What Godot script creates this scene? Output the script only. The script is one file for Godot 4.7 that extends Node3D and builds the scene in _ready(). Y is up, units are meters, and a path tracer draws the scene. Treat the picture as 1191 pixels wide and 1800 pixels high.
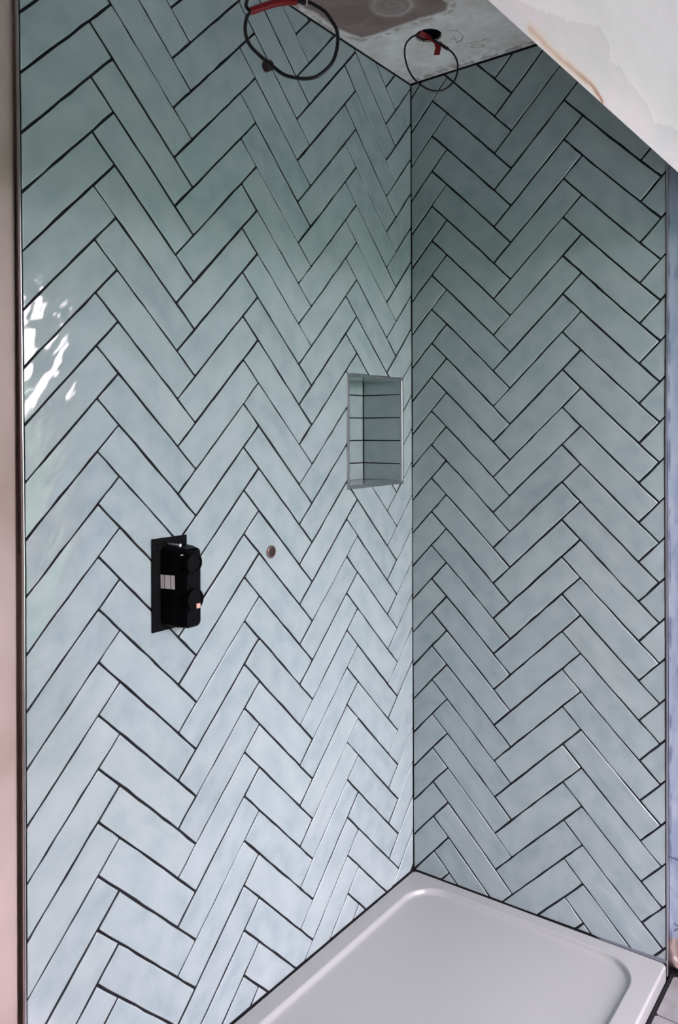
extends Node3D
# A half-finished attic shower: two herringbone-tiled walls, a niche, a shower tray, a valve body, cables.
# World: the tiled corner is the line x = 0, z = 0; the left wall runs along -x, the right wall along +z; y is up.

const EYE := 1.471             # height of the camera over the floor tiles
const S := 0.055               # half the diagonal of one tile's pitch
const N := 3.9314              # tile length over tile width, joints included
const CEIL := 2.619
const GAP := 0.0026            # half a joint
var rng := RandomNumberGenerator.new()
var M := {}
var wobble := FastNoiseLite.new()

# ---------------------------------------------------------------- helpers
func tag(o: Node, label: String, category: String, group := "", kind := "") -> Node:
	o.set_meta("label", label)
	o.set_meta("category", category)
	if group != "": o.set_meta("group", group)
	if kind != "": o.set_meta("kind", kind)
	return o

func base(called: String, at := Vector3.ZERO, parent: Node = self) -> Node3D:
	var o := Node3D.new()
	o.name = called
	parent.add_child(o, true)
	o.position = at
	return o

func sf() -> SurfaceTool:
	var st := SurfaceTool.new()
	st.begin(Mesh.PRIMITIVE_TRIANGLES)
	return st

func put(called: String, st: SurfaceTool, mat: Material, parent: Node = self, tangents := false) -> MeshInstance3D:
	if tangents: st.generate_tangents()
	var o := MeshInstance3D.new()
	o.name = called
	o.mesh = st.commit()
	o.material_override = mat
	o.cast_shadow = GeometryInstance3D.SHADOW_CASTING_SETTING_ON
	parent.add_child(o, true)
	return o

func tri(st: SurfaceTool, a: Vector3, b: Vector3, c: Vector3, na: Vector3, nb: Vector3, nc: Vector3, ua := Vector2.ZERO, ub := Vector2.ZERO, uc := Vector2.ZERO) -> void:
	var flip := (b - a).cross(c - a).dot(na + nb + nc) > 0.0
	st.set_normal(na); st.set_uv(ua); st.add_vertex(a)
	if flip:
		st.set_normal(nc); st.set_uv(uc); st.add_vertex(c)
		st.set_normal(nb); st.set_uv(ub); st.add_vertex(b)
	else:
		st.set_normal(nb); st.set_uv(ub); st.add_vertex(b)
		st.set_normal(nc); st.set_uv(uc); st.add_vertex(c)

func quad(st: SurfaceTool, a: Vector3, b: Vector3, c: Vector3, d: Vector3, n: Vector3, uv: Array = [Vector2(0, 0), Vector2(1, 0), Vector2(1, 1), Vector2(0, 1)]) -> void:
	tri(st, a, b, c, n, n, n, uv[0], uv[1], uv[2])
	tri(st, a, c, d, n, n, n, uv[0], uv[2], uv[3])

func smooth_quad(st: SurfaceTool, p: Array, n: Array) -> void:
	tri(st, p[0], p[1], p[2], n[0], n[1], n[2])
	tri(st, p[0], p[2], p[3], n[0], n[2], n[3])

func box(st: SurfaceTool, lo: Vector3, hi: Vector3, b := 0.0) -> void:
	# an axis-parallel box whose edges are chamfered by b
	var c := (lo + hi) / 2.0
	var h := (hi - lo) / 2.0
	for ax in 3:
		for sg in [-1.0, 1.0]:
			var u := Vector3.ZERO; u[(ax + 1) % 3] = 1.0
			var v := Vector3.ZERO; v[(ax + 2) % 3] = 1.0
			var n := Vector3.ZERO; n[ax] = sg
			var o := c + n * h[ax]
			var a := u * (h[(ax + 1) % 3] - b)
			var d := v * (h[(ax + 2) % 3] - b)
			quad(st, o - a - d, o + a - d, o + a + d, o - a + d, n)
	if b <= 0.0: return
	for ax in 3:
		var i1 := (ax + 1) % 3
		var i2 := (ax + 2) % 3
		for s1 in [-1.0, 1.0]:
			for s2 in [-1.0, 1.0]:
				var e := Vector3.ZERO; e[ax] = h[ax] - b
				var n1 := Vector3.ZERO; n1[i1] = s1
				var n2 := Vector3.ZERO; n2[i2] = s2
				var p1 := c + n1 * h[i1] + n2 * (h[i2] - b)
				var p2 := c + n2 * h[i2] + n1 * (h[i1] - b)
				smooth_quad(st, [p1 - e, p1 + e, p2 + e, p2 - e], [n1, n1, n2, n2])
	for sx in [-1.0, 1.0]:
		for sy in [-1.0, 1.0]:
			for sz in [-1.0, 1.0]:
				var q := c + Vector3(sx * (h.x - b), sy * (h.y - b), sz * (h.z - b))
				tri(st, q + Vector3(sx * b, 0, 0), q + Vector3(0, sy * b, 0), q + Vector3(0, 0, sz * b), Vector3(sx, 0, 0), Vector3(0, sy, 0), Vector3(0, 0, sz))

func lathe(st: SurfaceTool, at: Vector3, axis: Vector3, prof: Array, seg := 28) -> void:
	# prof: [radius, height along the axis] pairs, walked in order
	var z := axis.normalized()
	var x := z.cross(Vector3.UP if absf(z.y) < 0.9 else Vector3.RIGHT).normalized()
	var y := z.cross(x)
	for i in prof.size() - 1:
		var a: Vector2 = prof[i]
		var b: Vector2 = prof[i + 1]
		var dir := Vector2(b.y - a.y, -(b.x - a.x)).normalized()
		for k in seg:
			var t0 := TAU * k / seg
			var t1 := TAU * (k + 1) / seg
			var d0 := x * cos(t0) + y * sin(t0)
			var d1 := x * cos(t1) + y * sin(t1)
			var n0 := d0 * dir.x + z * dir.y
			var n1 := d1 * dir.x + z * dir.y
			smooth_quad(st, [at + d0 * a.x + z * a.y, at + d1 * a.x + z * a.y, at + d1 * b.x + z * b.y, at + d0 * b.x + z * b.y], [n0, n1, n1, n0])

func tube(st: SurfaceTool, pts: Array, r: float, seg := 12, sub := 4) -> void:
	var c := Curve3D.new()
	for i in pts.size():
		var p: Vector3 = pts[i]
		var a: Vector3 = pts[maxi(i - 1, 0)]
		var b: Vector3 = pts[mini(i + 1, pts.size() - 1)]
		var t := (b - a) / 6.0
		c.add_point(p, -t, t)
	var line: Array = []
	for i in pts.size() - 1:
		for k in sub: line.append(c.sample(i, float(k) / sub))
	line.append(pts[-1])
	var up := Vector3(0.3, 0.5, 0.8).normalized()
	var rings: Array = []
	for i in line.size():
		var d: Vector3 = (line[mini(i + 1, line.size() - 1)] - line[maxi(i - 1, 0)]).normalized()
		up = (up - d * up.dot(d)).normalized()
		var side := d.cross(up)
		var ring: Array = []
		for k in seg:
			var t := TAU * k / seg
			ring.append(up * cos(t) + side * sin(t))
		rings.append(ring)
	for i in line.size() - 1:
		for k in seg:
			var k2 := (k + 1) % seg
			smooth_quad(st, [line[i] + rings[i][k] * r, line[i] + rings[i][k2] * r, line[i + 1] + rings[i + 1][k2] * r, line[i + 1] + rings[i + 1][k] * r], [rings[i][k], rings[i][k2], rings[i + 1][k2], rings[i + 1][k]])
	for e in [0, line.size() - 1]:
		var d: Vector3 = (line[1] - line[0]) if e == 0 else (line[-2] - line[-1])
		d = -d.normalized()
		for k in seg:
			tri(st, line[e], line[e] + rings[e][k] * r, line[e] + rings[e][(k + 1) % seg] * r, d, d, d)

# ---------------------------------------------------------------- materials
func noise_of(freq: float, octaves := 3, sd := 1) -> FastNoiseLite:
	var n := FastNoiseLite.new()
	n.noise_type = FastNoiseLite.TYPE_SIMPLEX_SMOOTH
	n.seed = sd
	n.frequency = freq
	n.fractal_octaves = octaves
	return n

func noise_tex(n: FastNoiseLite, w: int, h: int, bump := -1.0, ramp: Gradient = null) -> NoiseTexture2D:
	var t := NoiseTexture2D.new()
	t.width = w; t.height = h
	t.seamless = true
	t.noise = n
	if bump >= 0.0:
		t.as_normal_map = true
		t.bump_strength = bump
	if ramp: t.color_ramp = ramp
	return t

func ramp_of(a: Color, b: Color, c: Color) -> Gradient:
	var g := Gradient.new()
	g.set_color(0, a); g.set_color(1, c)
	g.add_point(0.5, b)
	return g

func mat(called: String, col: Color, rough: float, metal := 0.0) -> StandardMaterial3D:
	var m := StandardMaterial3D.new()
	m.resource_name = called
	m.albedo_color = col
	m.roughness = rough
	m.metallic = metal
	M[called] = m
	return m

func image_tex(w: int, h: int, f: Callable) -> ImageTexture:
	var im := Image.create(w, h, false, Image.FORMAT_RGB8)
	for y in h:
		for x in w:
			im.set_pixel(x, y, f.call(float(x) / w, float(y) / h))
	return ImageTexture.create_from_image(im)

func seg_dist(p: Vector2, pts: PackedVector2Array) -> float:
	var d := 1e9
	for i in pts.size() - 1:
		d = minf(d, p.distance_to(Geometry2D.get_closest_point_to_segment(p, pts[i], pts[i + 1])))
	return d

func make_materials() -> void:
	var glaze := [Color(0.712, 0.775, 0.780), Color(0.704, 0.768, 0.774), Color(0.720, 0.780, 0.782), Color(0.696, 0.757, 0.763)]
	var swell := noise_of(0.0075, 3, 7)
	swell.fractal_gain = 0.36
	var ripple := noise_tex(swell, 512, 512, 4.0)
	var clouds: Array = []
	for k in 2:
		clouds.append(noise_tex(noise_of(0.008 + 0.004 * k, 4, 20 + k), 512, 256, -1.0, ramp_of(Color(0.885, 0.913, 0.917), Color(0.955, 0.965, 0.963), Color(1, 1, 0.995))))
	for k in 4:
		var m := mat("glaze_%d" % k, glaze[k], 0.05)
		m.albedo_texture = clouds[k % 2]
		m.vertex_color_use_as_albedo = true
		m.normal_enabled = true
		m.normal_texture = ripple
		m.normal_scale = 0.6
		m.metallic_specular = 0.55
	mat("grout", Color(0.035, 0.04, 0.065), 0.95)
	mat("board", Color(0.62, 0.56, 0.545), 0.9)
	mat("aluminium", Color(0.80, 0.80, 0.81), 0.28, 1.0)
	var black := mat("plastic_black", Color(0.008, 0.008, 0.016), 0.42)
	black.metallic_specular = 0.22
	mat("cable_black", Color(0.035, 0.04, 0.05), 0.45)
	mat("connector", Color(0.02, 0.02, 0.025), 0.4)
	mat("tape_red", Color(0.50, 0.02, 0.055), 0.4)
	mat("tape_clear", Color(0.75, 0.75, 0.74), 0.4)
	mat("steel", Color(0.78, 0.78, 0.79), 0.4, 0.55)
	mat("brass", Color(0.60, 0.52, 0.48), 0.3, 0.8)
	mat("copper_dark", Color(0.22, 0.15, 0.13), 0.45, 0.3)
	mat("dark_bore", Color(0.20, 0.16, 0.155), 0.5)
	mat("peach", Color(0.85, 0.68, 0.60), 0.6)
	mat("sealant", Color(0.42, 0.45, 0.49), 0.5)
	var tray := mat("acrylic", Color(0.655, 0.675, 0.665), 0.16)
	tray.metallic_specular = 0.5
	mat("bounce_ground", Color(0.72, 0.81, 0.785), 0.95)  # unseen ground, its pale teal chosen to tint light on the upper tiles
	mat("leaves", Color(0.37, 0.48, 0.37), 0.95)
	mat("void", Color(0.03, 0.027, 0.03), 0.95)
	mat("timber", Color(0.16, 0.12, 0.10), 0.9)
	# pinkish bare plaster
	var pl := mat("plaster_pink", Color(0.76, 0.70, 0.68), 0.85)
	pl.albedo_texture = noise_tex(noise_of(0.006, 5, 51), 512, 512, -1.0, ramp_of(Color(0.86, 0.84, 0.82), Color(0.95, 0.94, 0.93), Color(1, 0.99, 0.98)))
	pl.uv1_triplanar = true
	pl.uv1_world_triplanar = true
	pl.uv1_scale = Vector3(1.4, 0.9, 1.4)
	var wh := mat("plaster_white", Color(0.83, 0.82, 0.81), 0.9)
	wh.albedo_texture = pl.albedo_texture
	wh.uv1_triplanar = true
	wh.uv1_world_triplanar = true
	var fl := mat("floor_tile", Color(0.575, 0.58, 0.58), 0.5)
	fl.albedo_texture = noise_tex(noise_of(0.01, 5, 61), 512, 512, -1.0, ramp_of(Color(0.84, 0.83, 0.83), Color(0.94, 0.94, 0.94), Color(1, 1, 1)))
	fl.uv1_triplanar = true
	fl.uv1_world_triplanar = true
	fl.uv1_scale = Vector3(3, 3, 3)
	# ceiling: skimmed plaster with a damp brown patch, a sanded ring, pencil marks
	var n1 := noise_of(6.0, 4, 71)
	var n2 := noise_of(28.0, 3, 72)
	var patch := PackedVector2Array([Vector2(-0.811, 0.024), Vector2(-0.614, 0.016), Vector2(-0.53, 0.022), Vector2(-0.43, 0.022), Vector2(-0.345, 0.045), Vector2(-0.338, 0.127), Vector2(-0.332, 0.25), Vector2(-0.328, 0.312), Vector2(-0.352, 0.335), Vector2(-0.42, 0.35), Vector2(-0.60, 0.33), Vector2(-0.75, 0.30)])
	var edge := patch.duplicate()
	edge.append(patch[0])
	var s1 := PackedVector2Array([Vector2(-0.221, 0.27), Vector2(-0.215, 0.285), Vector2(-0.173, 0.286), Vector2(-0.147, 0.265), Vector2(-0.160, 0.255)])
	var s2 := PackedVector2Array([Vector2(-0.181, 0.248), Vector2(-0.149, 0.269)])
	var s3 := PackedVector2Array([Vector2(-0.191, 0.263), Vector2(-0.145, 0.252), Vector2(-0.158, 0.272)])
	var s4 := PackedVector2Array([Vector2(-0.119, 0.28), Vector2(-0.114, 0.337)])
	var s5 := PackedVector2Array([Vector2(-0.105, 0.283), Vector2(-0.099, 0.273), Vector2(-0.081, 0.285), Vector2(-0.081, 0.307), Vector2(-0.093, 0.308), Vector2(-0.105, 0.288)])
	var ceil_px := func(u: float, v: float) -> Color:
		var p := Vector2(-0.95 + 1.0 * u, 0.62 * v)
		var a := n1.get_noise_2d(p.x, p.y)
		var b := n2.get_noise_2d(p.x, p.y)
		var c := Color(0.96, 0.965, 0.955).lerp(Color(0.88, 0.86, 0.84), clampf(0.5 + 1.1 * a + 0.35 * b, 0, 1))
		var d := seg_dist(p, edge)
		if Geometry2D.is_point_in_polygon(p, patch): d = -d
		d += 0.012 * a + 0.004 * b
		var brown := Color(0.585, 0.525, 0.505).lerp(Color(0.52, 0.455, 0.43), clampf(0.5 + a * 1.5 + b * 0.5, 0, 1))
		c = c.lerp(brown, clampf(0.5 - d / 0.012, 0, 1))
		var q := Vector2((p.x + 0.437) / 1.0, (p.y - 0.212) / 1.0)
		var r := q.length() + 0.006 * a
		var spin := 0.5 + 0.5 * sin(r * 260.0 + q.angle())
		if r < 0.072: c = c.lerp(Color(0.72, 0.69, 0.67), (0.22 + 0.25 * spin) * clampf((0.072 - r) / 0.01, 0, 1) + 0.5 * exp(-pow((r - 0.052) / 0.006, 2.0)))
		# yellow-brown edge of the skim round the hole and towards the right wall
		c = c.lerp(Color(0.55, 0.50, 0.46), 0.45 * exp(-pow((d - 0.018) / 0.010, 2.0)) * clampf(0.4 + 2.0 * b, 0, 1))
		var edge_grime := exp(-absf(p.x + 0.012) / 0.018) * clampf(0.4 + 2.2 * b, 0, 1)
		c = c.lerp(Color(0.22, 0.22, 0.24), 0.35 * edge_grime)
		var ink := 0.0
		for s in [s1, s2, s3, s4, s5]:
			var e := seg_dist(p, s)
			ink = maxf(ink, clampf((0.0016 - e) / 0.0012, 0, 1) * (0.6 + 0.8 * b))
		return c.lerp(Color(0.17, 0.18, 0.20), clampf(ink, 0, 1) * 0.75)
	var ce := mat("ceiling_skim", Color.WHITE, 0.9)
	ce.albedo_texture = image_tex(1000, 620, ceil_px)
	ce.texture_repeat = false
	# bulkhead: filler patches with torn edges and one rust-brown streak
	var pa := PackedVector2Array([Vector2(-1.42, 0.56), Vector2(-1.32, 0.535), Vector2(-1.252, 0.55), Vector2(-1.122, 0.583), Vector2(-1.003, 0.628), Vector2(-0.949, 0.618), Vector2(-0.955, 0.588), Vector2(-0.907, 0.606), Vector2(-0.862, 0.594), Vector2(-0.747, 0.590), Vector2(-0.711, 0.570), Vector2(-0.60, 0.60), Vector2(-0.40, 0.62)])
	var streak := PackedVector2Array([Vector2(-1.27, 0.517), Vector2(-1.205, 0.516), Vector2(-1.155, 0.517), Vector2(-1.10, 0.521), Vector2(-1.045, 0.524), Vector2(-1.01, 0.520), Vector2(-0.992, 0.515)])
	var bulk_px := func(u: float, v: float) -> Color:
		var p := Vector2(-1.45 + 1.0 * u, 0.95 - 0.46 * v)
		var a := n1.get_noise_2d(p.x, p.y * 1.6)
		var b := n2.get_noise_2d(p.x, p.y * 1.6)
		var c := Color(0.785, 0.735, 0.745).lerp(Color(0.795, 0.75, 0.76), clampf(0.5 + a, 0, 1))
		var yy := -1.0
		for i in pa.size() - 1:
			if p.x >= pa[i].x and p.x < pa[i + 1].x: yy = lerpf(pa[i].y, pa[i + 1].y, (p.x - pa[i].x) / (pa[i + 1].x - pa[i].x))
		var below := yy + 0.006 * a + 0.004 * b - p.y
		var grey := Color(0.72, 0.69, 0.695).lerp(Color(0.75, 0.70, 0.71), clampf(0.5 + a * 2.0, 0, 1))
		c = c.lerp(grey, clampf(0.5 + below / 0.003, 0, 1))
		var e := seg_dist(p, streak) + 0.002 * b
		var t := clampf((p.x + 1.25) / 0.25, 0, 1)
		c = c.lerp(Color(0.74, 0.63, 0.55), 0.75 * clampf(1.0 - e / 0.013, 0, 1))
		return c.lerp(Color(0.50, 0.34, 0.27), (0.25 + 0.6 * t * t) * clampf(1.0 - e / 0.0062, 0, 1))
	var bk := mat("bulkhead_skim", Color.WHITE, 0.85)
	bk.albedo_texture = image_tex(1000, 460, bulk_px)
	bk.texture_repeat = false
	# right-hand wall past the tiles: patchy blue paint over brown plaster, pencil lines
	var nb := noise_of(9.0, 4, 81)
	var l1 := PackedVector2Array([Vector2(0.80, 0.316), Vector2(0.83, 0.312), Vector2(0.90, 0.318)])
	var l2 := PackedVector2Array([Vector2(0.812, 0.140), Vector2(0.85, 0.128)])
	var l3 := PackedVector2Array([Vector2(0.812, 0.122), Vector2(0.83, 0.142), Vector2(0.87, 0.16)])
	var blue_px := func(u: float, v: float) -> Color:
		var p := Vector2(0.79 + 1.2 * u, 2.65 * (1.0 - v))
		var a := nb.get_noise_2d(p.x * 2.2, p.y * 0.6)
		var b := n2.get_noise_2d(p.x, p.y * 0.35)
		var c := Color(0.53, 0.59, 0.67).lerp(Color(0.62, 0.665, 0.725), clampf(0.5 + 1.3 * a, 0, 1))
		c = c.lerp(Color(0.38, 0.44, 0.54), clampf(b * 1.1 - 0.25, 0, 0.5))
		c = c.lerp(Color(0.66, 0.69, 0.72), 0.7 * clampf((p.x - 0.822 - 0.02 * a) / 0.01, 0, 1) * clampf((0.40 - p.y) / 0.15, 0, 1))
		var brown := Color(0.66, 0.60, 0.57).lerp(Color(0.52, 0.45, 0.43), clampf(0.5 + 1.4 * b, 0, 1))
		c = c.lerp(brown, clampf(0.5 + (0.105 + 0.012 * a - p.y) / 0.012, 0, 1))
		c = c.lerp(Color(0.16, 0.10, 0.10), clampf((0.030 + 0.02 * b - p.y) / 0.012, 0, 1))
		if Vector2((p.x - 0.815) / 0.006, (p.y - 0.048) / 0.006).length() + b < 0.9: c = Color(0.82, 0.80, 0.78)
		c = c.lerp(Color(0.15, 0.18, 0.28), 0.8 * exp(-absf(p.x - 0.803) / 0.0015) * clampf(0.5 + 2.5 * b, 0, 1))  # shade beside the tile trim, painted as a broken dark line
		for s in [l1, l2, l3]:
			c = c.lerp(Color(0.15, 0.17, 0.24), 0.8 * clampf((0.0022 - seg_dist(p, s)) / 0.0012, 0, 1))
		return c
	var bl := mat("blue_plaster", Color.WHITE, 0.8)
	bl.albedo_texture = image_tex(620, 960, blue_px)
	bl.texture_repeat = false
	# valve sticker: two dark rules and rows of small print on pale paper
	var sticker_px := func(u: float, v: float) -> Color:
		var c := Color(0.78, 0.76, 0.76)
		if absf(v - 0.27) < 0.022 or absf(v - 0.70) < 0.022: c = Color(0.16, 0.15, 0.17)
		elif (absf(v - 0.13) < 0.03 or absf(v - 0.86) < 0.03) and u > 0.1 and u < 0.9 and fmod(u * 21.0, 1.0) < 0.62: c = Color(0.60, 0.585, 0.59)
		return c
	var sk := mat("sticker", Color.WHITE, 0.6)
	sk.albedo_texture = image_tex(64, 64, sticker_px)

# ---------------------------------------------------------------- tiles
const LEFT_DU := [-0.0075, 0.0491, 0.1054, -0.0625, -0.1273, 0.0703, 0.5956, -0.0498, -0.2245, 0.0396]
const LEFT_DV := [0.0224, -0.0751, 0.448, 0.5171, 0.919, 0.4399, 0.3021, 2.2569, 0.3152, 1.4879]
const RIGHT_DU := [-0.0999, 0.1024, 0.1118, -0.0711, 0.23, 0.3037, 0.1462, 0.4533, -0.2427, -0.8835]
const RIGHT_DV := [-0.2715, -0.1485, 0.3184, 0.4896, 2.6943, -0.0742, 0.1349, -9.7175, -0.0335, 10.1511]

func drift(c: Array, x: float, y: float) -> float:
	# the courses were laid by eye: they wander a few millimetres over the height and width of a wall
	return c[0] + y * (c[1] + y * (c[2] + y * c[3])) + x * (c[4] + y * (c[5] + y * c[6])) + x * x * (c[7] + y * c[8]) + x * x * x * c[9]

func on_wall(right: bool, pq: Vector2) -> Vector2:
	var u := pq.x - pq.y
	var v := pq.x + pq.y
	var a: float
	if right:
		a = -u - 2.5242
		v += 15.3705
		return Vector2(a + drift(RIGHT_DU, a / 25.0, v / 25.0), v + drift(RIGHT_DV, a / 25.0, v / 25.0)) * S + Vector2(0, EYE)
	a = u - 25.2799
	v += 10.3733
	return Vector2(a + drift(LEFT_DU, a / 25.0, v / 25.0), v + drift(LEFT_DV, a / 25.0, v / 25.0)) * S + Vector2(0, EYE)

func tile_outline(right: bool, lo: Vector2, hi: Vector2) -> PackedVector2Array:
	var g := GAP / (S * sqrt(2.0))
	lo += Vector2(g, g); hi -= Vector2(g, g)
	var c := [lo, Vector2(hi.x, lo.y), hi, Vector2(lo.x, hi.y)]
	var out := PackedVector2Array()
	for e in 4:
		var a: Vector2 = c[e]
		var b: Vector2 = c[(e + 1) % 4]
		var n := 9 if a.distance_to(b) > 2.0 else 3
		for k in n:
			var t := float(k) / n
			var q := a.lerp(b, t)
			if k == 0:      # clipped corner
				q = a + (b - a).normalized() * 0.012 * sqrt(2.0)
			var w := on_wall(right, q)
			w += Vector2(wobble.get_noise_2d(w.x * 900.0 + e * 300.0, w.y * 900.0), wobble.get_noise_2d(w.y * 900.0 + 777.0, w.x * 900.0 + e * 300.0)) * 0.0021
			out.append(w)
		# the other side of the clipped corner
		out.append(on_wall(right, b - (b - a).normalized() * 0.012 * sqrt(2.0)))
	return out

const FACE := Color(0.86, 0.86, 0.86)   # arris coloured paler than the face: a painted bright rim highlight
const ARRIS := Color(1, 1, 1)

func slab(poly: PackedVector2Array, to3: Callable, out: Vector3, along: Vector2, level: float, tilt: Vector2, offset: Vector2, deep := 0.007, bevel := 0.0019) -> SurfaceTool:
	# a tile: a glazed face inside a rounded arris, and sides that run down into the joint
	if Geometry2D.is_polygon_clockwise(poly): poly.reverse()
	var n := poly.size()
	var c := Vector2.ZERO
	for q in poly: c += q / n
	var inner := PackedVector2Array()
	var outward: Array = []
	for i in n:
		var a := (poly[i] - poly[(i + n - 1) % n]).normalized()
		var b := (poly[(i + 1) % n] - poly[i]).normalized()
		var na := Vector2(a.y, -a.x)
		var nb := Vector2(b.y, -b.x)
		var m := (na + nb).normalized()
		outward.append(m)
		inner.append(poly[i] - m * bevel / maxf(0.5, m.dot(na)))
	var across := Vector2(-along.y, along.x)
	var st := sf()
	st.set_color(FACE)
	var o0: Vector3 = to3.call(Vector2.ZERO, 0.0)
	var height := func(q: Vector2) -> float: return level + tilt.dot(q - c)
	var nn: Vector3 = (out - (to3.call(tilt, 0.0) - o0)).normalized()
	var uv := func(q: Vector2) -> Vector2: return Vector2((q - c).dot(along) * 1.7, (q - c).dot(across) * 4.2) + offset
	var tris := Geometry2D.triangulate_polygon(inner)
	if tris.is_empty():
		inner = poly
		tris = Geometry2D.triangulate_polygon(inner)
	for t in range(0, tris.size(), 3):
		var p := [inner[tris[t]], inner[tris[t + 1]], inner[tris[t + 2]]]
		tri(st, to3.call(p[0], height.call(p[0])), to3.call(p[1], height.call(p[1])), to3.call(p[2], height.call(p[2])), nn, nn, nn, uv.call(p[0]), uv.call(p[1]), uv.call(p[2]))
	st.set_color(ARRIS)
	for i in n:
		var j := (i + 1) % n
		var ni: Vector3 = to3.call(outward[i], 0.0) - o0
		var nj: Vector3 = to3.call(outward[j], 0.0) - o0
		var a0: Vector3 = to3.call(inner[i], height.call(inner[i]))
		var b0: Vector3 = to3.call(inner[j], height.call(inner[j]))
		var a1: Vector3 = to3.call(poly[i], height.call(poly[i]) - bevel * 0.8)
		var b1: Vector3 = to3.call(poly[j], height.call(poly[j]) - bevel * 0.8)
		var a2: Vector3 = to3.call(poly[i], -deep)
		var b2: Vector3 = to3.call(poly[j], -deep)
		var mi := (ni * 0.9 + out * 0.55).normalized()
		var mj := (nj * 0.9 + out * 0.55).normalized()
		var ui: Vector2 = uv.call(poly[i])
		var uj: Vector2 = uv.call(poly[j])
		tri(st, a0, b0, b1, nn, nn, mj, ui, uj, uj)
		tri(st, a0, b1, a1, nn, mj, mi, ui, uj, ui)
		tri(st, a1, b1, b2, ni, nj, nj, ui, uj, uj + Vector2(0.01, 0.01))
		tri(st, a1, b2, a2, ni, nj, ni, ui, uj + Vector2(0.01, 0.01), ui + Vector2(0.013, 0.004))
	return st

func area(poly: PackedVector2Array) -> float:
	var s := 0.0
	for i in poly.size(): s += poly[i].cross(poly[(i + 1) % poly.size()])
	return absf(s) / 2.0

func herringbone(right: bool, field: PackedVector2Array, holes: Array, parent: Node) -> void:
	var to3 := func(q: Vector2, h: float) -> Vector3: return Vector3(-h, q.y, q.x) if right else Vector3(q.x, q.y, h)
	var out := Vector3(-1, 0, 0) if right else Vector3(0, 0, 1)
	var cols := range(-4, 2) if right else range(-2, 5)
	for m in cols:
		for k in range(-26, 12):
			for kind in 2:
				var lo := Vector2(k + m * N, k - m * N) if kind == 0 else Vector2(k + N + m * N, k + 1 - N - m * N)
				var hi := lo + (Vector2(N, 1) if kind == 0 else Vector2(1, N))
				var mid := on_wall(right, (lo + hi) / 2.0)
				if mid.y < -0.4 or mid.y > CEIL + 0.4 or absf(mid.x) > 1.9: continue
				var pieces := Geometry2D.intersect_polygons(tile_outline(right, lo, hi), field)
				for h in holes:
					var rest: Array[PackedVector2Array] = []
					for pc in pieces: rest.append_array(Geometry2D.clip_polygons(pc, h))
					pieces = rest
				var along := (on_wall(right, hi) - on_wall(right, Vector2(lo.x, hi.y) if kind == 0 else Vector2(hi.x, lo.y))).normalized()
				var off := Vector2(rng.randf(), rng.randf())
				var tilt := Vector2(rng.randfn(0, 0.0028), rng.randfn(0, 0.0028))
				var level := rng.randfn(0, 0.00025)
				var shade := rng.randi() % 4
				for pc in pieces:
					if area(pc) < 0.00006 or pc.size() < 3: continue
					put("tile", slab(pc, to3, out, along, level, tilt, off), M["glaze_%d" % shade], parent, true)

# ---------------------------------------------------------------- the scene
func _ready() -> void:
	rng.seed = 11
	wobble.seed = 5
	wobble.frequency = 0.02
	# camera: level, its lens shifted down and a little to the right
	var f := 1376.803
	var cam := Camera3D.new()
	cam.name = "camera"
	cam.projection = Camera3D.PROJECTION_FRUSTUM
	cam.near = 0.05
	cam.far = 200.0
	cam.size = 1800.0 / f * cam.near
	cam.frustum_offset = Vector2(595.5 - 586.825, -(900.0 - 756.795)) / f * cam.near
	add_child(cam)
	var yaw := 0.9169715
	var fw := Vector3(sin(yaw), 0, -cos(yaw))
	var rt := Vector3(cos(yaw), 0, sin(yaw)).rotated(fw, 0.0036213)
	cam.transform = Transform3D(Basis(rt, fw.cross(rt) * -1.0, -fw), Vector3(-2.21402, EYE, 1.37176))
	cam.current = true
	# daylight
	var env := Environment.new()
	env.background_mode = Environment.BG_SKY
	var sky := Sky.new()
	var sm := ProceduralSkyMaterial.new()
	sm.sky_top_color = Color(1.0, 0.928, 0.985)
	sm.sky_horizon_color = Color(0.95, 0.905, 0.935)
	sm.ground_bottom_color = Color(0.22, 0.26, 0.18)
	sm.ground_horizon_color = Color(0.40, 0.44, 0.36)
	sm.sky_curve = 0.15
	sky.sky_material = sm
	env.sky = sky
	env.background_energy_multiplier = 1.0
	env.tonemap_mode = Environment.TONE_MAPPER_LINEAR
	env.tonemap_exposure = 18.0
	env.sdfgi_enabled = true
	env.ssao_enabled = true
	env.ssil_enabled = true
	var we := WorldEnvironment.new()
	we.name = "daylight"
	we.environment = env
	add_child(we)

	make_materials()
	build_shell()
	build_tiled_walls()
	build_tray()
	build_valve()
	build_outlets()
	build_cables()
	build_garden()

const WX0 := -1.3      # the window in the front wall
const WX1 := -0.05
const WY0 := 0.30
const WY1 := 2.15
const FZ := 1.95
const BX := -3.6

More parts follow.
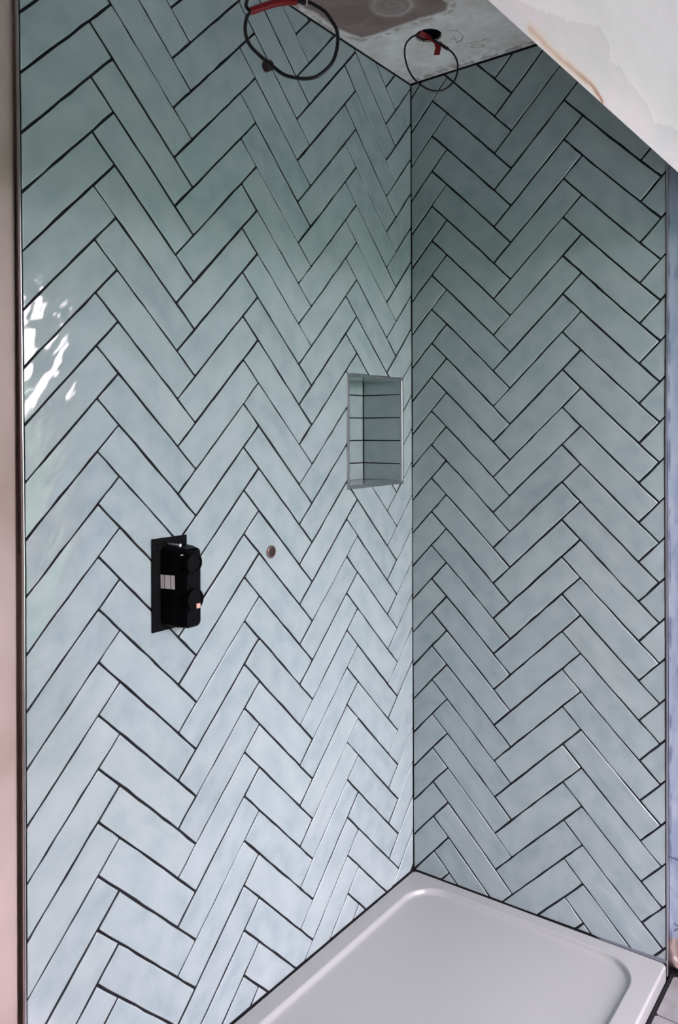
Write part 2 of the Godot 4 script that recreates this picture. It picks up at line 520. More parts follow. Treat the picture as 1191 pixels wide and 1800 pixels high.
func ceiling_half(st: SurfaceTool, x0: float, x1: float, z0: float, z1: float, zc: float, holes: Array, r: float, lower: bool) -> void:
	# one side of the ceiling, its edge notched by half of every lamp hole
	var poly := PackedVector2Array()
	if lower: poly.append_array([Vector2(x1, z0), Vector2(x0, z0), Vector2(x0, zc)])
	else: poly.append_array([Vector2(x1, z1), Vector2(x0, z1), Vector2(x0, zc)])
	for hx in holes:
		for k in 17:
			var t := PI - PI * k / 16.0
			poly.append(Vector2(hx + r * cos(t), zc + r * sin(t) * (-1.0 if lower else 1.0)))
	poly.append(Vector2(x1, zc))
	var tris := Geometry2D.triangulate_polygon(poly)
	for i in range(0, tris.size(), 3):
		var p: Array = []
		var uv: Array = []
		for j in 3:
			var q := poly[tris[i + j]]
			p.append(Vector3(q.x, CEIL, q.y))
			uv.append(Vector2((q.x + 0.95) / 1.0, q.y / 0.62))
		tri(st, p[0], p[1], p[2], Vector3.DOWN, Vector3.DOWN, Vector3.DOWN, uv[0], uv[1], uv[2])

func build_shell() -> void:
	# ceiling, with the two cut-outs for lamps
	var holes := [-0.80, -0.2365]
	var hz := 0.2075
	var hr := 0.038
	var st := sf()
	ceiling_half(st, BX, 0.25, -0.25, FZ + 0.2, hz, holes, hr, true)
	ceiling_half(st, BX, 0.25, -0.25, FZ + 0.2, hz, holes, hr, false)
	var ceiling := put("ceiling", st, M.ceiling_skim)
	tag(ceiling, "bare skimmed ceiling over the shower with a brown damp patch and pencil marks", "ceiling", "", "structure")
	st = sf()
	box(st, Vector3(BX, CEIL + 0.16, -0.25), Vector3(0.25, CEIL + 0.2, FZ + 0.2))
	put("roof_deck", st, M.timber, ceiling)
	for hx in holes:
		st = sf()
		lathe(st, Vector3(hx, CEIL, hz), Vector3.UP, [Vector2(hr, 0.16), Vector2(hr, 0.0)], 32)
		put("lamp_hole", st, M.void, ceiling)
		st = sf()
		var ring: Array = []
		for k in 40:    # torn paper round the cut
			var t := TAU * k / 40.0
			var w := 0.0015 + 0.0012 * sin(k * 2.7) + 0.001 * sin(k * 5.3)
			ring.append([Vector3(hx + cos(t) * (hr - w), CEIL + 0.004, hz + sin(t) * (hr - w)), Vector3(hx + cos(t) * (hr + 0.0005), CEIL - 0.0004, hz + sin(t) * (hr + 0.0005))])
		for k in 40:
			var a: Array = ring[k]
			var b: Array = ring[(k + 1) % 40]
			quad(st, a[0], b[0], b[1], a[1], Vector3.DOWN)
		put("torn_edge", st, M.board, ceiling)
	# bulkhead: a sloping soffit that ends in an upright face turned to the room
	st = sf()
	var x0 := BX
	var fa := Vector3(x0, EYE + 0.4485, 0.96)
	var fb := Vector3(0.013, EYE + 0.5344, 0.96)
	quad(st, fa, fb, Vector3(0.013, CEIL, 0.96), Vector3(x0, CEIL, 0.96), Vector3(0, 0, 1), [Vector2((x0 + 1.45), (EYE + 0.95 - fa.y) / 0.46), Vector2(1.45, (EYE + 0.95 - fb.y) / 0.46), Vector2(1.45, (EYE + 0.95 - CEIL) / 0.46), Vector2(x0 + 1.45, (EYE + 0.95 - CEIL) / 0.46)])
	var bulk := tag(put("wall_bulkhead", st, M.bulkhead_skim), "white plastered bulkhead with grey filler patches and a rust-brown streak along its edge", "bulkhead", "", "structure")
	st = sf()
	quad(st, fa, fb, Vector3(0.013, CEIL + 0.01, 0.50), Vector3(x0, CEIL + 0.01, 0.50), Vector3(0, -0.55, -0.83).normalized())
	put("soffit", st, M.plaster_white, bulk)
	# floor: dark bed and large grey tiles in front of the tray
	st = sf()
	box(st, Vector3(BX, -0.2, 0.8005), Vector3(0.25, -0.003, FZ + 0.2))
	box(st, Vector3(BX, -0.2, -0.25), Vector3(-1.394, -0.003, 0.8005))
	box(st, Vector3(-1.394, -0.2, -0.25), Vector3(0.25, -0.06, 0.8005))
	var floor_ := tag(put("floor", st, M.grout), "pale grey floor tiles with dark joints in front of the tray", "floor", "", "structure")
	for ix in 6:
		for iz in 4:
			var hi := Vector2(-0.1625 - 0.6 * (ix - 1), 0.8085 + 0.3 * (iz + 1) - 0.002)
			var lo := Vector2(hi.x - 0.597, hi.y - 0.296)
			if ix == 0: hi.x = 0.012; lo.x = -0.1595
			lo.x = maxf(lo.x, BX + 0.01)
			hi.y = minf(hi.y, FZ - 0.005)
			var c := 0.006
			var poly := PackedVector2Array([lo + Vector2(c, 0), Vector2(hi.x - c, lo.y), Vector2(hi.x, lo.y + c), hi, Vector2(lo.x, hi.y), lo + Vector2(0, c)])
			var to3 := func(q: Vector2, h: float) -> Vector3: return Vector3(q.x, h, q.y)
			put("tile", slab(poly, to3, Vector3.UP, Vector2(1, 0), 0.0, Vector2(0, 0), Vector2(rng.randf(), rng.randf()), 0.006, 0.0012), M.floor_tile, floor_)
	# the room's other walls; the front wall has the window that lights the room
	st = sf()
	box(st, Vector3(BX - 0.2, -0.2, -0.25), Vector3(BX, CEIL + 0.2, FZ + 0.2))
	tag(put("wall_back", st, M.plaster_pink), "plain pink plastered wall closing the far end of the room", "wall", "", "structure")
	st = sf()
	box(st, Vector3(BX, -0.2, FZ), Vector3(WX0, CEIL + 0.2, FZ + 0.2))
	box(st, Vector3(WX1, -0.2, FZ), Vector3(0.25, CEIL + 0.2, FZ + 0.2))
	box(st, Vector3(WX0, -0.2, FZ), Vector3(WX1, WY0, FZ + 0.2))
	box(st, Vector3(WX0, WY1, FZ), Vector3(WX1, CEIL + 0.2, FZ + 0.2))
	tag(put("wall_front", st, M.plaster_white), "plastered wall with the window opening that lets the daylight in", "wall", "", "structure")
	var win := base("window_1")
	tag(win, "wide window with slim pale frame facing the tiled corner", "window", "", "structure")
	st = sf()
	for e in [[WX0, WX0 + 0.05, WY0, WY1], [WX1 - 0.05, WX1, WY0, WY1], [WX0, WX1, WY0, WY0 + 0.05], [WX0, WX1, WY1 - 0.05, WY1], [-0.70, -0.65, WY0, WY1]]:
		box(st, Vector3(e[0], e[2], FZ + 0.08), Vector3(e[1], e[3], FZ + 0.14), 0.004)
	put("window_frame", st, M.plaster_white, win)

func build_garden() -> void:
	# what the window looks out on from the upper floor: unseen ground tinted to bounce light, and a row of bushy trees
	var st := sf()
	box(st, Vector3(-60, -3.2, -60), Vector3(60, -3.0, 60))
	tag(put("ground", st, M.bounce_ground), "pale open ground below the window", "ground", "", "structure")
	st = sf()
	for k in 9:
		var c := Vector3(-17.0 + 4.0 * k + rng.randf_range(-0.6, 0.6), rng.randf_range(-0.4, 0.4) - 0.9, 12.0 + rng.randf_range(-1, 1))
		var prof: Array = []
		for i in 13:
			var t := PI * i / 12.0
			prof.append(Vector2(2.5 * sin(t) * (1.0 + 0.12 * sin(i * 2.3 + k)), -3.0 * cos(t)))
		lathe(st, c, Vector3.UP, prof, 18)
	tag(put("hedge", st, M.leaves), "tall green hedge beyond the pale ground", "hedge", "", "structure")

func build_tiled_walls() -> void:
	var z_plaster := -0.015
	# ---- left wall
	var nx0 := -0.359
	var nx1 := -0.0535
	var ny0 := EYE - 0.173
	var ny1 := EYE + 0.169
	var nd := 0.152
	var st := sf()
	# the plaster stops short of the tiles' backer board
	box(st, Vector3(BX, -0.2, -0.25), Vector3(-1.3995, CEIL + 0.16, z_plaster), 0.001)
	box(st, Vector3(-1.3995, -0.2, -0.25), Vector3(-1.391, CEIL + 0.16, z_plaster - 0.006))
	box(st, Vector3(-1.391, -0.2, -0.25), Vector3(nx0, CEIL + 0.16, -0.012))
	box(st, Vector3(nx1, -0.2, -0.25), Vector3(0.0, CEIL + 0.16, -0.012))
	box(st, Vector3(nx0, -0.2, -0.25), Vector3(nx1, ny0, -0.012))
	box(st, Vector3(nx0, ny1, -0.25), Vector3(nx1, CEIL + 0.16, -0.012))
	box(st, Vector3(nx0, ny0, -0.25), Vector3(nx1, ny1, -nd - 0.012))
	var left := tag(put("wall_left", st, M.plaster_pink), "long wall of pale sage herringbone tiles with dark grout beside bare pink plaster", "wall", "", "structure")
	# the field's left edge leans a few millimetres
	var lean := [Vector2(-1.388, 0.0), Vector2(-1.388, 0.6), Vector2(-1.3875, 1.2), Vector2(-1.391, EYE + 0.17), Vector2(-1.394, EYE + 0.495), Vector2(-1.3965, EYE + 0.785), Vector2(-1.400, CEIL)]
	st = sf()
	for i in lean.size() - 1:   # grout bed, with its side towards the bare plaster
		var a: Vector2 = lean[i]
		var b: Vector2 = lean[i + 1]
		for h in [[nx0, a.x, b.x]]:
			quad(st, Vector3(a.x - 0.003, a.y, -0.0022), Vector3(nx0, a.y, -0.0022), Vector3(nx0, b.y, -0.0022), Vector3(b.x - 0.003, b.y, -0.0022), Vector3(0, 0, 1))
	quad(st, Vector3(nx0, 0, -0.0022), Vector3(nx1, 0, -0.0022), Vector3(nx1, ny0, -0.0022), Vector3(nx0, ny0, -0.0022), Vector3(0, 0, 1))
	quad(st, Vector3(nx0, ny1, -0.0022), Vector3(nx1, ny1, -0.0022), Vector3(nx1, CEIL, -0.0022), Vector3(nx0, CEIL, -0.0022), Vector3(0, 0, 1))
	quad(st, Vector3(nx1, 0, -0.0022), Vector3(0.012, 0, -0.0022), Vector3(0.012, CEIL, -0.0022), Vector3(nx1, CEIL, -0.0022), Vector3(0, 0, 1))
	put("grout", st, M.grout, left)
	st = sf()
	for i in lean.size() - 1:
		var a: Vector2 = lean[i]
		var b: Vector2 = lean[i + 1]
		quad(st, Vector3(a.x - 0.0032, a.y, z_plaster - 0.007), Vector3(a.x - 0.0032, a.y, -0.0008), Vector3(b.x - 0.0032, b.y, -0.0008), Vector3(b.x - 0.0032, b.y, z_plaster - 0.007), Vector3(-1, 0, 0))
	put("backer_edge", st, M.board, left)
	var field := PackedVector2Array()
	for q in lean: field.append(Vector2(q.x + 0.0004, clampf(q.y, 0.0205, CEIL - 0.008)))
	field.append(Vector2(-0.0022, CEIL - 0.008))
	field.append(Vector2(-0.0022, 0.0205))
	var m := 0.001
	var niche_hole := PackedVector2Array([Vector2(nx0 - m, ny0 - m), Vector2(nx1 + m, ny0 - m), Vector2(nx1 + m, ny1 + m), Vector2(nx0 - m, ny1 + m)])
	herringbone(false, field, [niche_hole], left)
	st = sf()
	for i in lean.size() - 1:
		var a: Vector2 = lean[i]
		var b: Vector2 = lean[i + 1]
		for e in [[-0.0062, -0.0028]]:
			var p0 := Vector3(a.x + e[0], a.y, 0.0012)
			var p1 := Vector3(a.x + e[1], a.y, 0.0012)
			var q0 := Vector3(b.x + e[0], b.y, 0.0012)
			var q1 := Vector3(b.x + e[1], b.y, 0.0012)
			var dz := Vector3(0, 0, -0.006)
			var ch := Vector3(0.0009, 0, 0)
			var cz := Vector3(0, 0, -0.0009)
			quad(st, p0 + ch, p1 - ch, q1 - ch, q0 + ch, Vector3(0, 0, 1))
			quad(st, p0 + cz, p0 + ch, q0 + ch, q0 + cz, Vector3(-0.7, 0, 0.7))
			quad(st, p1 + cz, p1 - ch, q1 - ch, q1 + cz, Vector3(0.7, 0, 0.7))
			quad(st, p0 + dz, p0 + cz, q0 + cz, q0 + dz, Vector3(-1, 0, 0))
			quad(st, p1 + dz, p1 + cz, q1 + cz, q1 + dz, Vector3(1, 0, 0))
	tag(put("trim_1", st, M.aluminium), "thin silver tile trim along the edge beside the pink plaster", "tile trim", "", "structure")
	# ---- niche
	var niche := base("niche", Vector3.ZERO, left)
	var rows := [ny0 + 0.012, EYE - 0.0935, EYE - 0.0250, EYE + 0.0385, EYE + 0.1080, ny1 - 0.012]
	# joints measured on the back wall: four courses and two part courses
	rows = [ny0 + 0.008, EYE - 0.1085, EYE - 0.0335, EYE + 0.0415, EYE + 0.1165, ny1 - 0.006]
	var ix0 := nx0 + 0.010
	var ix1 := nx1 - 0.010
	st = sf()
	box(st, Vector3(nx0, ny0, -nd - 0.010), Vector3(nx1, ny1, -nd - 0.0022))
	box(st, Vector3(nx0, ny0, -nd - 0.01), Vector3(ix0 - 0.0022, ny1, -0.004))
	box(st, Vector3(ix1 + 0.0022, ny0, -nd - 0.01), Vector3(nx1, ny1, -0.004))
	box(st, Vector3(nx0, ny0, -nd - 0.01), Vector3(nx1, ny0 + 0.008, -0.004))
	box(st, Vector3(nx0, ny1 - 0.008, -nd - 0.01), Vector3(nx1, ny1, -0.004))
	put("grout", st, M.grout, niche)
	for r in 5:
		var y0: float = rows[r] + 0.0018
		var y1: float = rows[r + 1] - 0.0018
		for side in 3:
			var a0: float
			var a1: float
			var to3: Callable
			var out: Vector3
			if side == 0:
				a0 = ix0 + 0.001; a1 = ix1 - 0.0015
				to3 = func(q: Vector2, h: float) -> Vector3: return Vector3(q.x, q.y, -nd + h)
				out = Vector3(0, 0, 1)
			elif side == 1:
				a0 = -nd + 0.0022; a1 = -0.0045
				to3 = func(q: Vector2, h: float) -> Vector3: return Vector3(ix1 - h, q.y, q.x)
				out = Vector3(-1, 0, 0)
			else:
				a0 = -nd + 0.0022; a1 = -0.0045
				to3 = func(q: Vector2, h: float) -> Vector3: return Vector3(ix0 + h, q.y, q.x)
				out = Vector3(1, 0, 0)
			var poly := PackedVector2Array([Vector2(a0, y0), Vector2(a1, y0), Vector2(a1, y1), Vector2(a0, y1)])
			put("tile", slab(poly, to3, out, Vector2(1, 0), 0.0, Vector2(rng.randfn(0, 0.004), rng.randfn(0, 0.004)), Vector2(rng.randf(), rng.randf()), 0.006, 0.0014), M["glaze_%d" % (rng.randi() % 4)], niche, true)
	for side in 2:   # sill and head, each of two tiles
		for e in [[ix0 + 0.001, -0.215], [-0.212, ix1 - 0.001]]:
			var poly := PackedVector2Array([Vector2(e[0], -nd + 0.002), Vector2(e[1], -nd + 0.002), Vector2(e[1], -0.0045), Vector2(e[0], -0.0045)])
			var to3: Callable
			if side == 0: to3 = func(q: Vector2, h: float) -> Vector3: return Vector3(q.x, ny0 + 0.0095 + h, q.y)
			else: to3 = func(q: Vector2, h: float) -> Vector3: return Vector3(q.x, ny1 - 0.0095 - h, q.y)
			put("tile", slab(poly, to3, Vector3.UP if side == 0 else Vector3.DOWN, Vector2(1, 0), 0.0, Vector2(0, 0.004), Vector2(rng.randf(), rng.randf()), 0.006, 0.0014), M["glaze_%d" % (rng.randi() % 4)], niche, true)
	st = sf()
	var w := 0.0095
	# mitred metal frame: four bars of trapezoid outline
	var oc := [Vector2(nx0, ny0), Vector2(nx1, ny0), Vector2(nx1, ny1), Vector2(nx0, ny1)]
	var ic := [Vector2(nx0 + w, ny0 + w), Vector2(nx1 - w, ny0 + w), Vector2(nx1 - w, ny1 - w), Vector2(nx0 + w, ny1 - w)]
	for bar in 4:
		st = sf()
		var o0: Vector2 = oc[bar]
		var o1: Vector2 = oc[(bar + 1) % 4]
		var i0: Vector2 = ic[bar]
		var i1: Vector2 = ic[(bar + 1) % 4]
		var v3 := func(q: Vector2, h: float) -> Vector3: return Vector3(q.x, q.y, h)
		var nin := ((i0 + i1) - (o0 + o1)).normalized()
		var n3 := Vector3(nin.x, nin.y, 0)
		var k := Vector2(nin.x, nin.y) * 0.0012
		quad(st, v3.call(o0 + k, 0.0014), v3.call(o1 + k, 0.0014), v3.call(i1 - k, 0.0014), v3.call(i0 - k, 0.0014), Vector3(0, 0, 1))
		quad(st, v3.call(i0 - k, 0.0014), v3.call(i1 - k, 0.0014), v3.call(i1, 0.0004), v3.call(i0, 0.0004), (n3 + Vector3(0, 0, 1)).normalized())
		quad(st, v3.call(o0 + k, 0.0014), v3.call(o1 + k, 0.0014), v3.call(o1, 0.0004), v3.call(o0, 0.0004), (-n3 + Vector3(0, 0, 1)).normalized())
		quad(st, v3.call(i0, 0.0004), v3.call(i1, 0.0004), v3.call(i1, -0.006), v3.call(i0, -0.006), n3)
		quad(st, v3.call(o0, 0.0004), v3.call(o1, 0.0004), v3.call(o1, -0.004), v3.call(o0, -0.004), -n3)
		put("trim_bar", st, M.aluminium, niche)
	# ---- right wall
	var rz := 0.796
	st = sf()
	box(st, Vector3(0.012, -0.2, -0.25), Vector3(0.25, CEIL + 0.16, rz))
	box(st, Vector3(0.03, -0.2, rz), Vector3(0.25, CEIL + 0.16, FZ + 0.2))
	var right := tag(put("wall_right", st, M.void), "short wall of grey-green herringbone tiles with dark grout beside blue-painted plaster", "wall", "", "structure")
	st = sf()
	var p0 := Vector3(0.014, 0.022, rz + 0.004)
	var p1 := Vector3(0.014, 0.022, FZ)
	var du := Vector3(0, CEIL, 0)
	quad(st, p0, p1, p1 + du, p0 + du, Vector3(-1, 0, 0), [Vector2((p0.z - 0.79) / 1.2, 1.0 - 0.022 / 2.65), Vector2((FZ - 0.79) / 1.2, 1.0 - 0.022 / 2.65), Vector2((FZ - 0.79) / 1.2, 1.0 - CEIL / 2.65), Vector2((p0.z - 0.79) / 1.2, 1.0 - CEIL / 2.65)])
	quad(st, p0, p1, p1 + Vector3(0.02, 0, 0), p0 + Vector3(0.02, 0, 0), Vector3.DOWN)
	quad(st, p0, p0 + du, p0 + du + Vector3(0.02, 0, 0), p0 + Vector3(0.02, 0, 0), Vector3(0, 0, -1))
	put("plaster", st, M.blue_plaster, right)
	st = sf()
	quad(st, Vector3(0.0022, 0, -0.01), Vector3(0.0022, 0, rz), Vector3(0.0022, CEIL, rz), Vector3(0.0022, CEIL, -0.01), Vector3(-1, 0, 0))
	quad(st, Vector3(0.0022, 0, rz), Vector3(0.014, 0, rz), Vector3(0.014, CEIL, rz), Vector3(0.0022, CEIL, rz), Vector3(0, 0, 1))
	put("grout", st, M.grout, right)
	var rfield := PackedVector2Array([Vector2(0.0022, 0.0205), Vector2(0.40, 0.0285), Vector2(0.60, 0.034), Vector2(rz - 0.0035, 0.0415), Vector2(rz - 0.0025, 1.4), Vector2(rz + 0.003, EYE + 0.5), Vector2(rz + 0.006, CEIL - 0.008), Vector2(0.0022, CEIL - 0.008)])
	herringbone(true, rfield, [], right)
	st = sf()
	for e in [[0.0, 1.4, 0.0, 0.0], [1.4, EYE + 0.5, 0.0, 0.0055], [EYE + 0.5, CEIL, 0.0055, 0.0085]]:
		var za := Vector3(0, e[0], rz + e[2])
		var zb := Vector3(0, e[1], rz + e[3])
		var x1 := Vector3(-0.0016, 0, 0)
		var wz := Vector3(0, 0, 0.0032)
		quad(st, za + x1, za + wz + x1, zb + wz + x1, zb + x1, Vector3(-1, 0, 0))
		quad(st, za + wz + x1, za + wz + Vector3(0.012, 0, 0), zb + wz + Vector3(0.012, 0, 0), zb + wz + x1, Vector3(0, 0, 1))
		quad(st, za + x1, za + Vector3(0.004, 0, 0), zb + Vector3(0.004, 0, 0), zb + x1, Vector3(0, 0, -1))
	tag(put("trim_2", st, M.aluminium), "thin silver tile trim along the edge beside the blue plaster", "tile trim", "", "structure")
	st = sf()
	quad(st, Vector3(-0.0005, 0.0285, 0.62), Vector3(-0.0005, 0.0325, rz), Vector3(0.0005, 0.0425, rz), Vector3(0.001, 0.0335, 0.60), Vector3(-1, 0.3, 0).normalized())
	put("sealant_bead", st, M.sealant, right)

# ---------------------------------------------------------------- objects
func rounded_ring(x0: float, x1: float, z0: float, z1: float, r: float, n := 10) -> Array:
	var out: Array = []
	for c in [[x1 - r, z1 - r, 0.0], [x0 + r, z1 - r, 0.5], [x0 + r, z0 + r, 1.0], [x1 - r, z0 + r, 1.5]]:
		for k in n + 1:
			var t: float = PI * (c[2] + 0.5 * k / n)
			out.append(Vector3(c[0] + r * cos(t), 0, c[1] + r * sin(t)))
	return out

func build_tray() -> void:
	var t := base("shower_tray", Vector3(0, 0.018, 0))
	t.rotation.x = -asin(0.0165 / 0.8)
	tag(t, "white rectangular shower tray with rounded recess set against the tiled corner", "shower tray")
	var rings: Array = []
	# [inset of the outline from the outside, height, corner radius, outer?]
	var X0 := -1.392
	var X1 := -0.0012
	var Z0 := 0.0012
	var Z1 := 0.797
	for e in [[0.0, -0.04, 0.014], [0.0, -0.006, 0.014], [0.0018, -0.0018, 0.0135], [0.006, 0.0, 0.011]]:
		rings.append(rounded_ring(X0 + e[0], X1 - e[0], Z0 + e[0], Z1 - e[0], e[2]))
		for i in rings[-1].size(): rings[-1][i].y = e[1]
	for e in [[0.0, 0.0, 0.105], [0.0025, -0.0005, 0.1025], [0.005, -0.0026, 0.100], [0.0072, -0.0065, 0.098], [0.0092, -0.0105, 0.096], [0.0125, -0.0132, 0.0925], [0.018, -0.0146, 0.087], [0.030, -0.0152, 0.075]]:
		rings.append(rounded_ring(-1.345 + e[0], -0.0435 - e[0], 0.0525 + e[0], 0.745 - e[0], e[2]))
		for i in rings[-1].size(): rings[-1][i].y = e[1]
	var st := sf()
	st.set_smooth_group(0)
	var n: int = rings[0].size()
	var norm: Array = []
	for r in rings.size():
		var row: Array = []
		for i in n:
			var d: Vector3 = rings[mini(r + 1, rings.size() - 1)][i] - rings[maxi(r - 1, 0)][i]
			var s: Vector3 = rings[r][(i + 1) % n] - rings[r][(i + n - 1) % n]
			var q := s.cross(d).normalized()
			if q.y < -0.001 or (r == 0): q = -q if q.y < 0 else q
			if r == 3 or r == 4: q = Vector3.UP
			if r == 0 or r == 1:
				q = Vector3(s.z, 0, -s.x).normalized()
				if q.dot(rings[r][i] - Vector3((X0 + X1) / 2, 0, (Z0 + Z1) / 2)) < 0: q = -q
			row.append(q)
		norm.append(row)
	for r in rings.size() - 1:
		for i in n:
			var j := (i + 1) % n
			smooth_quad(st, [rings[r][i], rings[r][j], rings[r + 1][j], rings[r + 1][i]], [norm[r][i], norm[r][j], norm[r + 1][j], norm[r + 1][i]])
	var last: Array = rings[-1]
	var mid := Vector3(-1.15, -0.022, 0.4)   # falls towards the waste
	for i in n:
		var a: Vector3 = last[i]
		var b: Vector3 = last[(i + 1) % n]
		tri(st, a, b, mid, norm[-1][i], norm[-1][(i + 1) % n], Vector3.UP)
	put("tray_body", st, M.acrylic, t)
	st = sf()
	lathe(st, Vector3(-1.15, -0.021, 0.4), Vector3.UP, [Vector2(0.055, -0.002), Vector2(0.055, 0.001), Vector2(0.05, 0.003), Vector2(0.0, 0.0035)], 36)
	put("waste_cover", st, M.steel, t)

func build_valve() -> void:
	var v := base("shower_valve", Vector3(-1.04, EYE - 0.34, 0.0))
	tag(v, "black plastic concealed shower valve body with back plate and pale sticker on the tiled wall", "shower valve")
	var o := v.position
	var st := sf()
	box(st, Vector3(-1.0885, EYE - 0.4455, 0.0006) - o, Vector3(-0.988, EYE - 0.2385, 0.0045) - o, 0.0008)
	for e in [[-1.073, -0.253], [-1.072, -0.268], [-1.055, -0.250]]:
		lathe(st, Vector3(e[0], EYE + e[1], 0.0045) - o, Vector3(0, 0, 1), [Vector2(0.0032, 0.0), Vector2(0.0032, 0.001), Vector2(0.0018, 0.001), Vector2(0.0018, 0.0)], 12)
	put("back_plate", st, M.plastic_black, v)
	# tapering body: base outline on the plate, a smaller outline at the front, rounded corners
	var sect: Array = []
	for e in [[0.0045, -1.066, -0.986, -0.434, -0.258, 0.012], [0.030, -1.052, -0.986, -0.438, -0.260, 0.012], [0.047, -1.034, -0.986, -0.441, -0.264, 0.012], [0.051, -1.030, -0.990, -0.437, -0.268, 0.010]]:
		var ring := rounded_ring(e[1], e[2], e[3], e[4], e[5], 5)
		var row: Array = []
		for q in ring: row.append(Vector3(q.x, EYE + q.z, e[0]) - o)
		sect.append(row)
	st = sf()
	var n: int = sect[0].size()
	for r in sect.size() - 1:
		for i in n:
			var j := (i + 1) % n
			var c0: Vector3 = sect[r][i] - Vector3(-1.026, EYE - 0.35, sect[r][i].z + o.z) + o
			var c1: Vector3 = sect[r][j] - Vector3(-1.026, EYE - 0.35, sect[r][j].z + o.z) + o
			var s: Vector3 = sect[r][j] - sect[r][i]
			var d: Vector3 = sect[r + 1][i] - sect[r][i]
			var q := s.cross(d).normalized()
			if q.dot(c0 + c1) < 0: q = -q
			quad(st, sect[r][i], sect[r][j], sect[r + 1][j], sect[r + 1][i], q)
	var front: Vector3 = Vector3(-1.01, EYE - 0.352, 0.051) - o
	for i in n: tri(st, sect[-1][i], sect[-1][(i + 1) % n], front, Vector3(0, 0, 1), Vector3(0, 0, 1), Vector3(0, 0, 1))
	put("body", st, M.plastic_black, v)
	for e in [[-1.0165, -0.2945, 0.0235], [-1.0135, -0.3765, 0.0245]]:
		st = sf()
		lathe(st, Vector3(e[0], EYE + e[1], 0.03) - o, Vector3(0, 0, 1), [Vector2(e[2], 0.0), Vector2(e[2], 0.030), Vector2(e[2] - 0.0015, 0.032), Vector2(e[2] - 0.005, 0.032), Vector2(e[2] - 0.006, 0.030), Vector2(0.0, 0.030)], 36)
		box(st, Vector3(e[0] - 0.012, EYE + e[1] - 0.030, 0.048) - o, Vector3(e[0] + 0.004, EYE + e[1] - 0.018, 0.0535) - o, 0.001)
		put("cartridge_cap", st, M.plastic_black, v)
	st = sf()
	tube(st, [Vector3(-1.043, EYE - 0.2535, 0.004) - o, Vector3(-1.043, EYE - 0.2535, 0.03) - o, Vector3(-1.043, EYE - 0.2535, 0.042) - o], 0.0026, 10, 2)
	lathe(st, Vector3(-1.043, EYE - 0.2535, 0.041) - o, Vector3(0, 0, 1), [Vector2(0.0026, 0.0), Vector2(0.0036, 0.0005), Vector2(0.0036, 0.004), Vector2(0.0, 0.0045)], 14)
	put("screw", st, M.steel, v)
	st = sf()    # sticker on the sloping flank
	var a := Vector3(-1.0668, EYE - 0.3185, 0.0062) - o
	var b := Vector3(-1.0505, EYE - 0.3205, 0.0345) - o
	var dn := Vector3(0.0006, -0.0305, 0)
	var off := Vector3(-0.0012, 0, 0.0005)
	quad(st, a + off, b + off, b + off + dn, a + off + dn, Vector3(-0.87, 0, 0.49), [Vector2(0, 0), Vector2(0, 1), Vector2(1, 1), Vector2(1, 0)])
	var stick := put("sticker", st, M.sticker, v)
	stick.set_meta("label", "pale paper sticker with two dark rules")
	st = sf()
	box(st, Vector3(-1.0165, EYE - 0.2795, 0.0515) - o, Vector3(-1.0085, EYE - 0.2780, 0.0525) - o)
	var mk := put("mark", st, M.tape_clear, v)
	mk.position += Vector3(-0.030, 0.004, -0.004)
	st = sf()
	box(st, Vector3(-1.012, EYE - 0.397, 0.0605) - o, Vector3(-1.000, EYE - 0.386, 0.0625) - o, 0.0008)
	put("paint_chip", st, M.peach, v)

func build_outlets() -> void:
	var a := base("pipe_outlet", Vector3(-0.6956, EYE - 0.3152, 0.0))
	tag(a, "small round brass pipe socket set in the tiles right of the black valve", "pipe outlet", "pipe outlets in the tiled wall")
	var st := sf()
	lathe(st, Vector3.ZERO, Vector3(0, 0, 1), [Vector2(0.0165, -0.004), Vector2(0.0165, 0.0035), Vector2(0.0145, 0.005), Vector2(0.0125, 0.0045), Vector2(0.0115, 0.002), Vector2(0.0108, -0.014)], 32)
	put("socket", st, M.brass, a)
	st = sf()
	lathe(st, Vector3(0, 0, 0.0007), Vector3(0, 0, 1), [Vector2(0.0112, 0.0), Vector2(0.005, 0.0006), Vector2(0.0, 0.0006)], 24)
	put("bore", st, M.dark_bore, a)
	var b := base("pipe_outlet", Vector3(-0.7105, EYE + 0.9415, 0.0))
	tag(b, "dark brown pipe stub poking out of the tiles beside the cable loop with red tape", "pipe outlet", "pipe outlets in the tiled wall")
	st = sf()
	lathe(st, Vector3.ZERO, Vector3(0, 0, 1), [Vector2(0.0135, -0.004), Vector2(0.0135, 0.018), Vector2(0.0125, 0.0195), Vector2(0.0105, 0.0195), Vector2(0.0098, 0.018), Vector2(0.0095, -0.01)], 28)
	put("stub", st, M.copper_dark, b)
	st = sf()
	lathe(st, Vector3(0, 0, 0.012), Vector3(0, 0, 1), [Vector2(0.0097, 0.0), Vector2(0.0, 0.0005)], 24)
	put("plug", st, M.dark_bore, b)

func shift(pts: Array, o: Vector3) -> Array:
	var out: Array = []
	for p in pts: out.append(Vector3(p[0], p[1] + EYE, p[2]) - o)
	return out

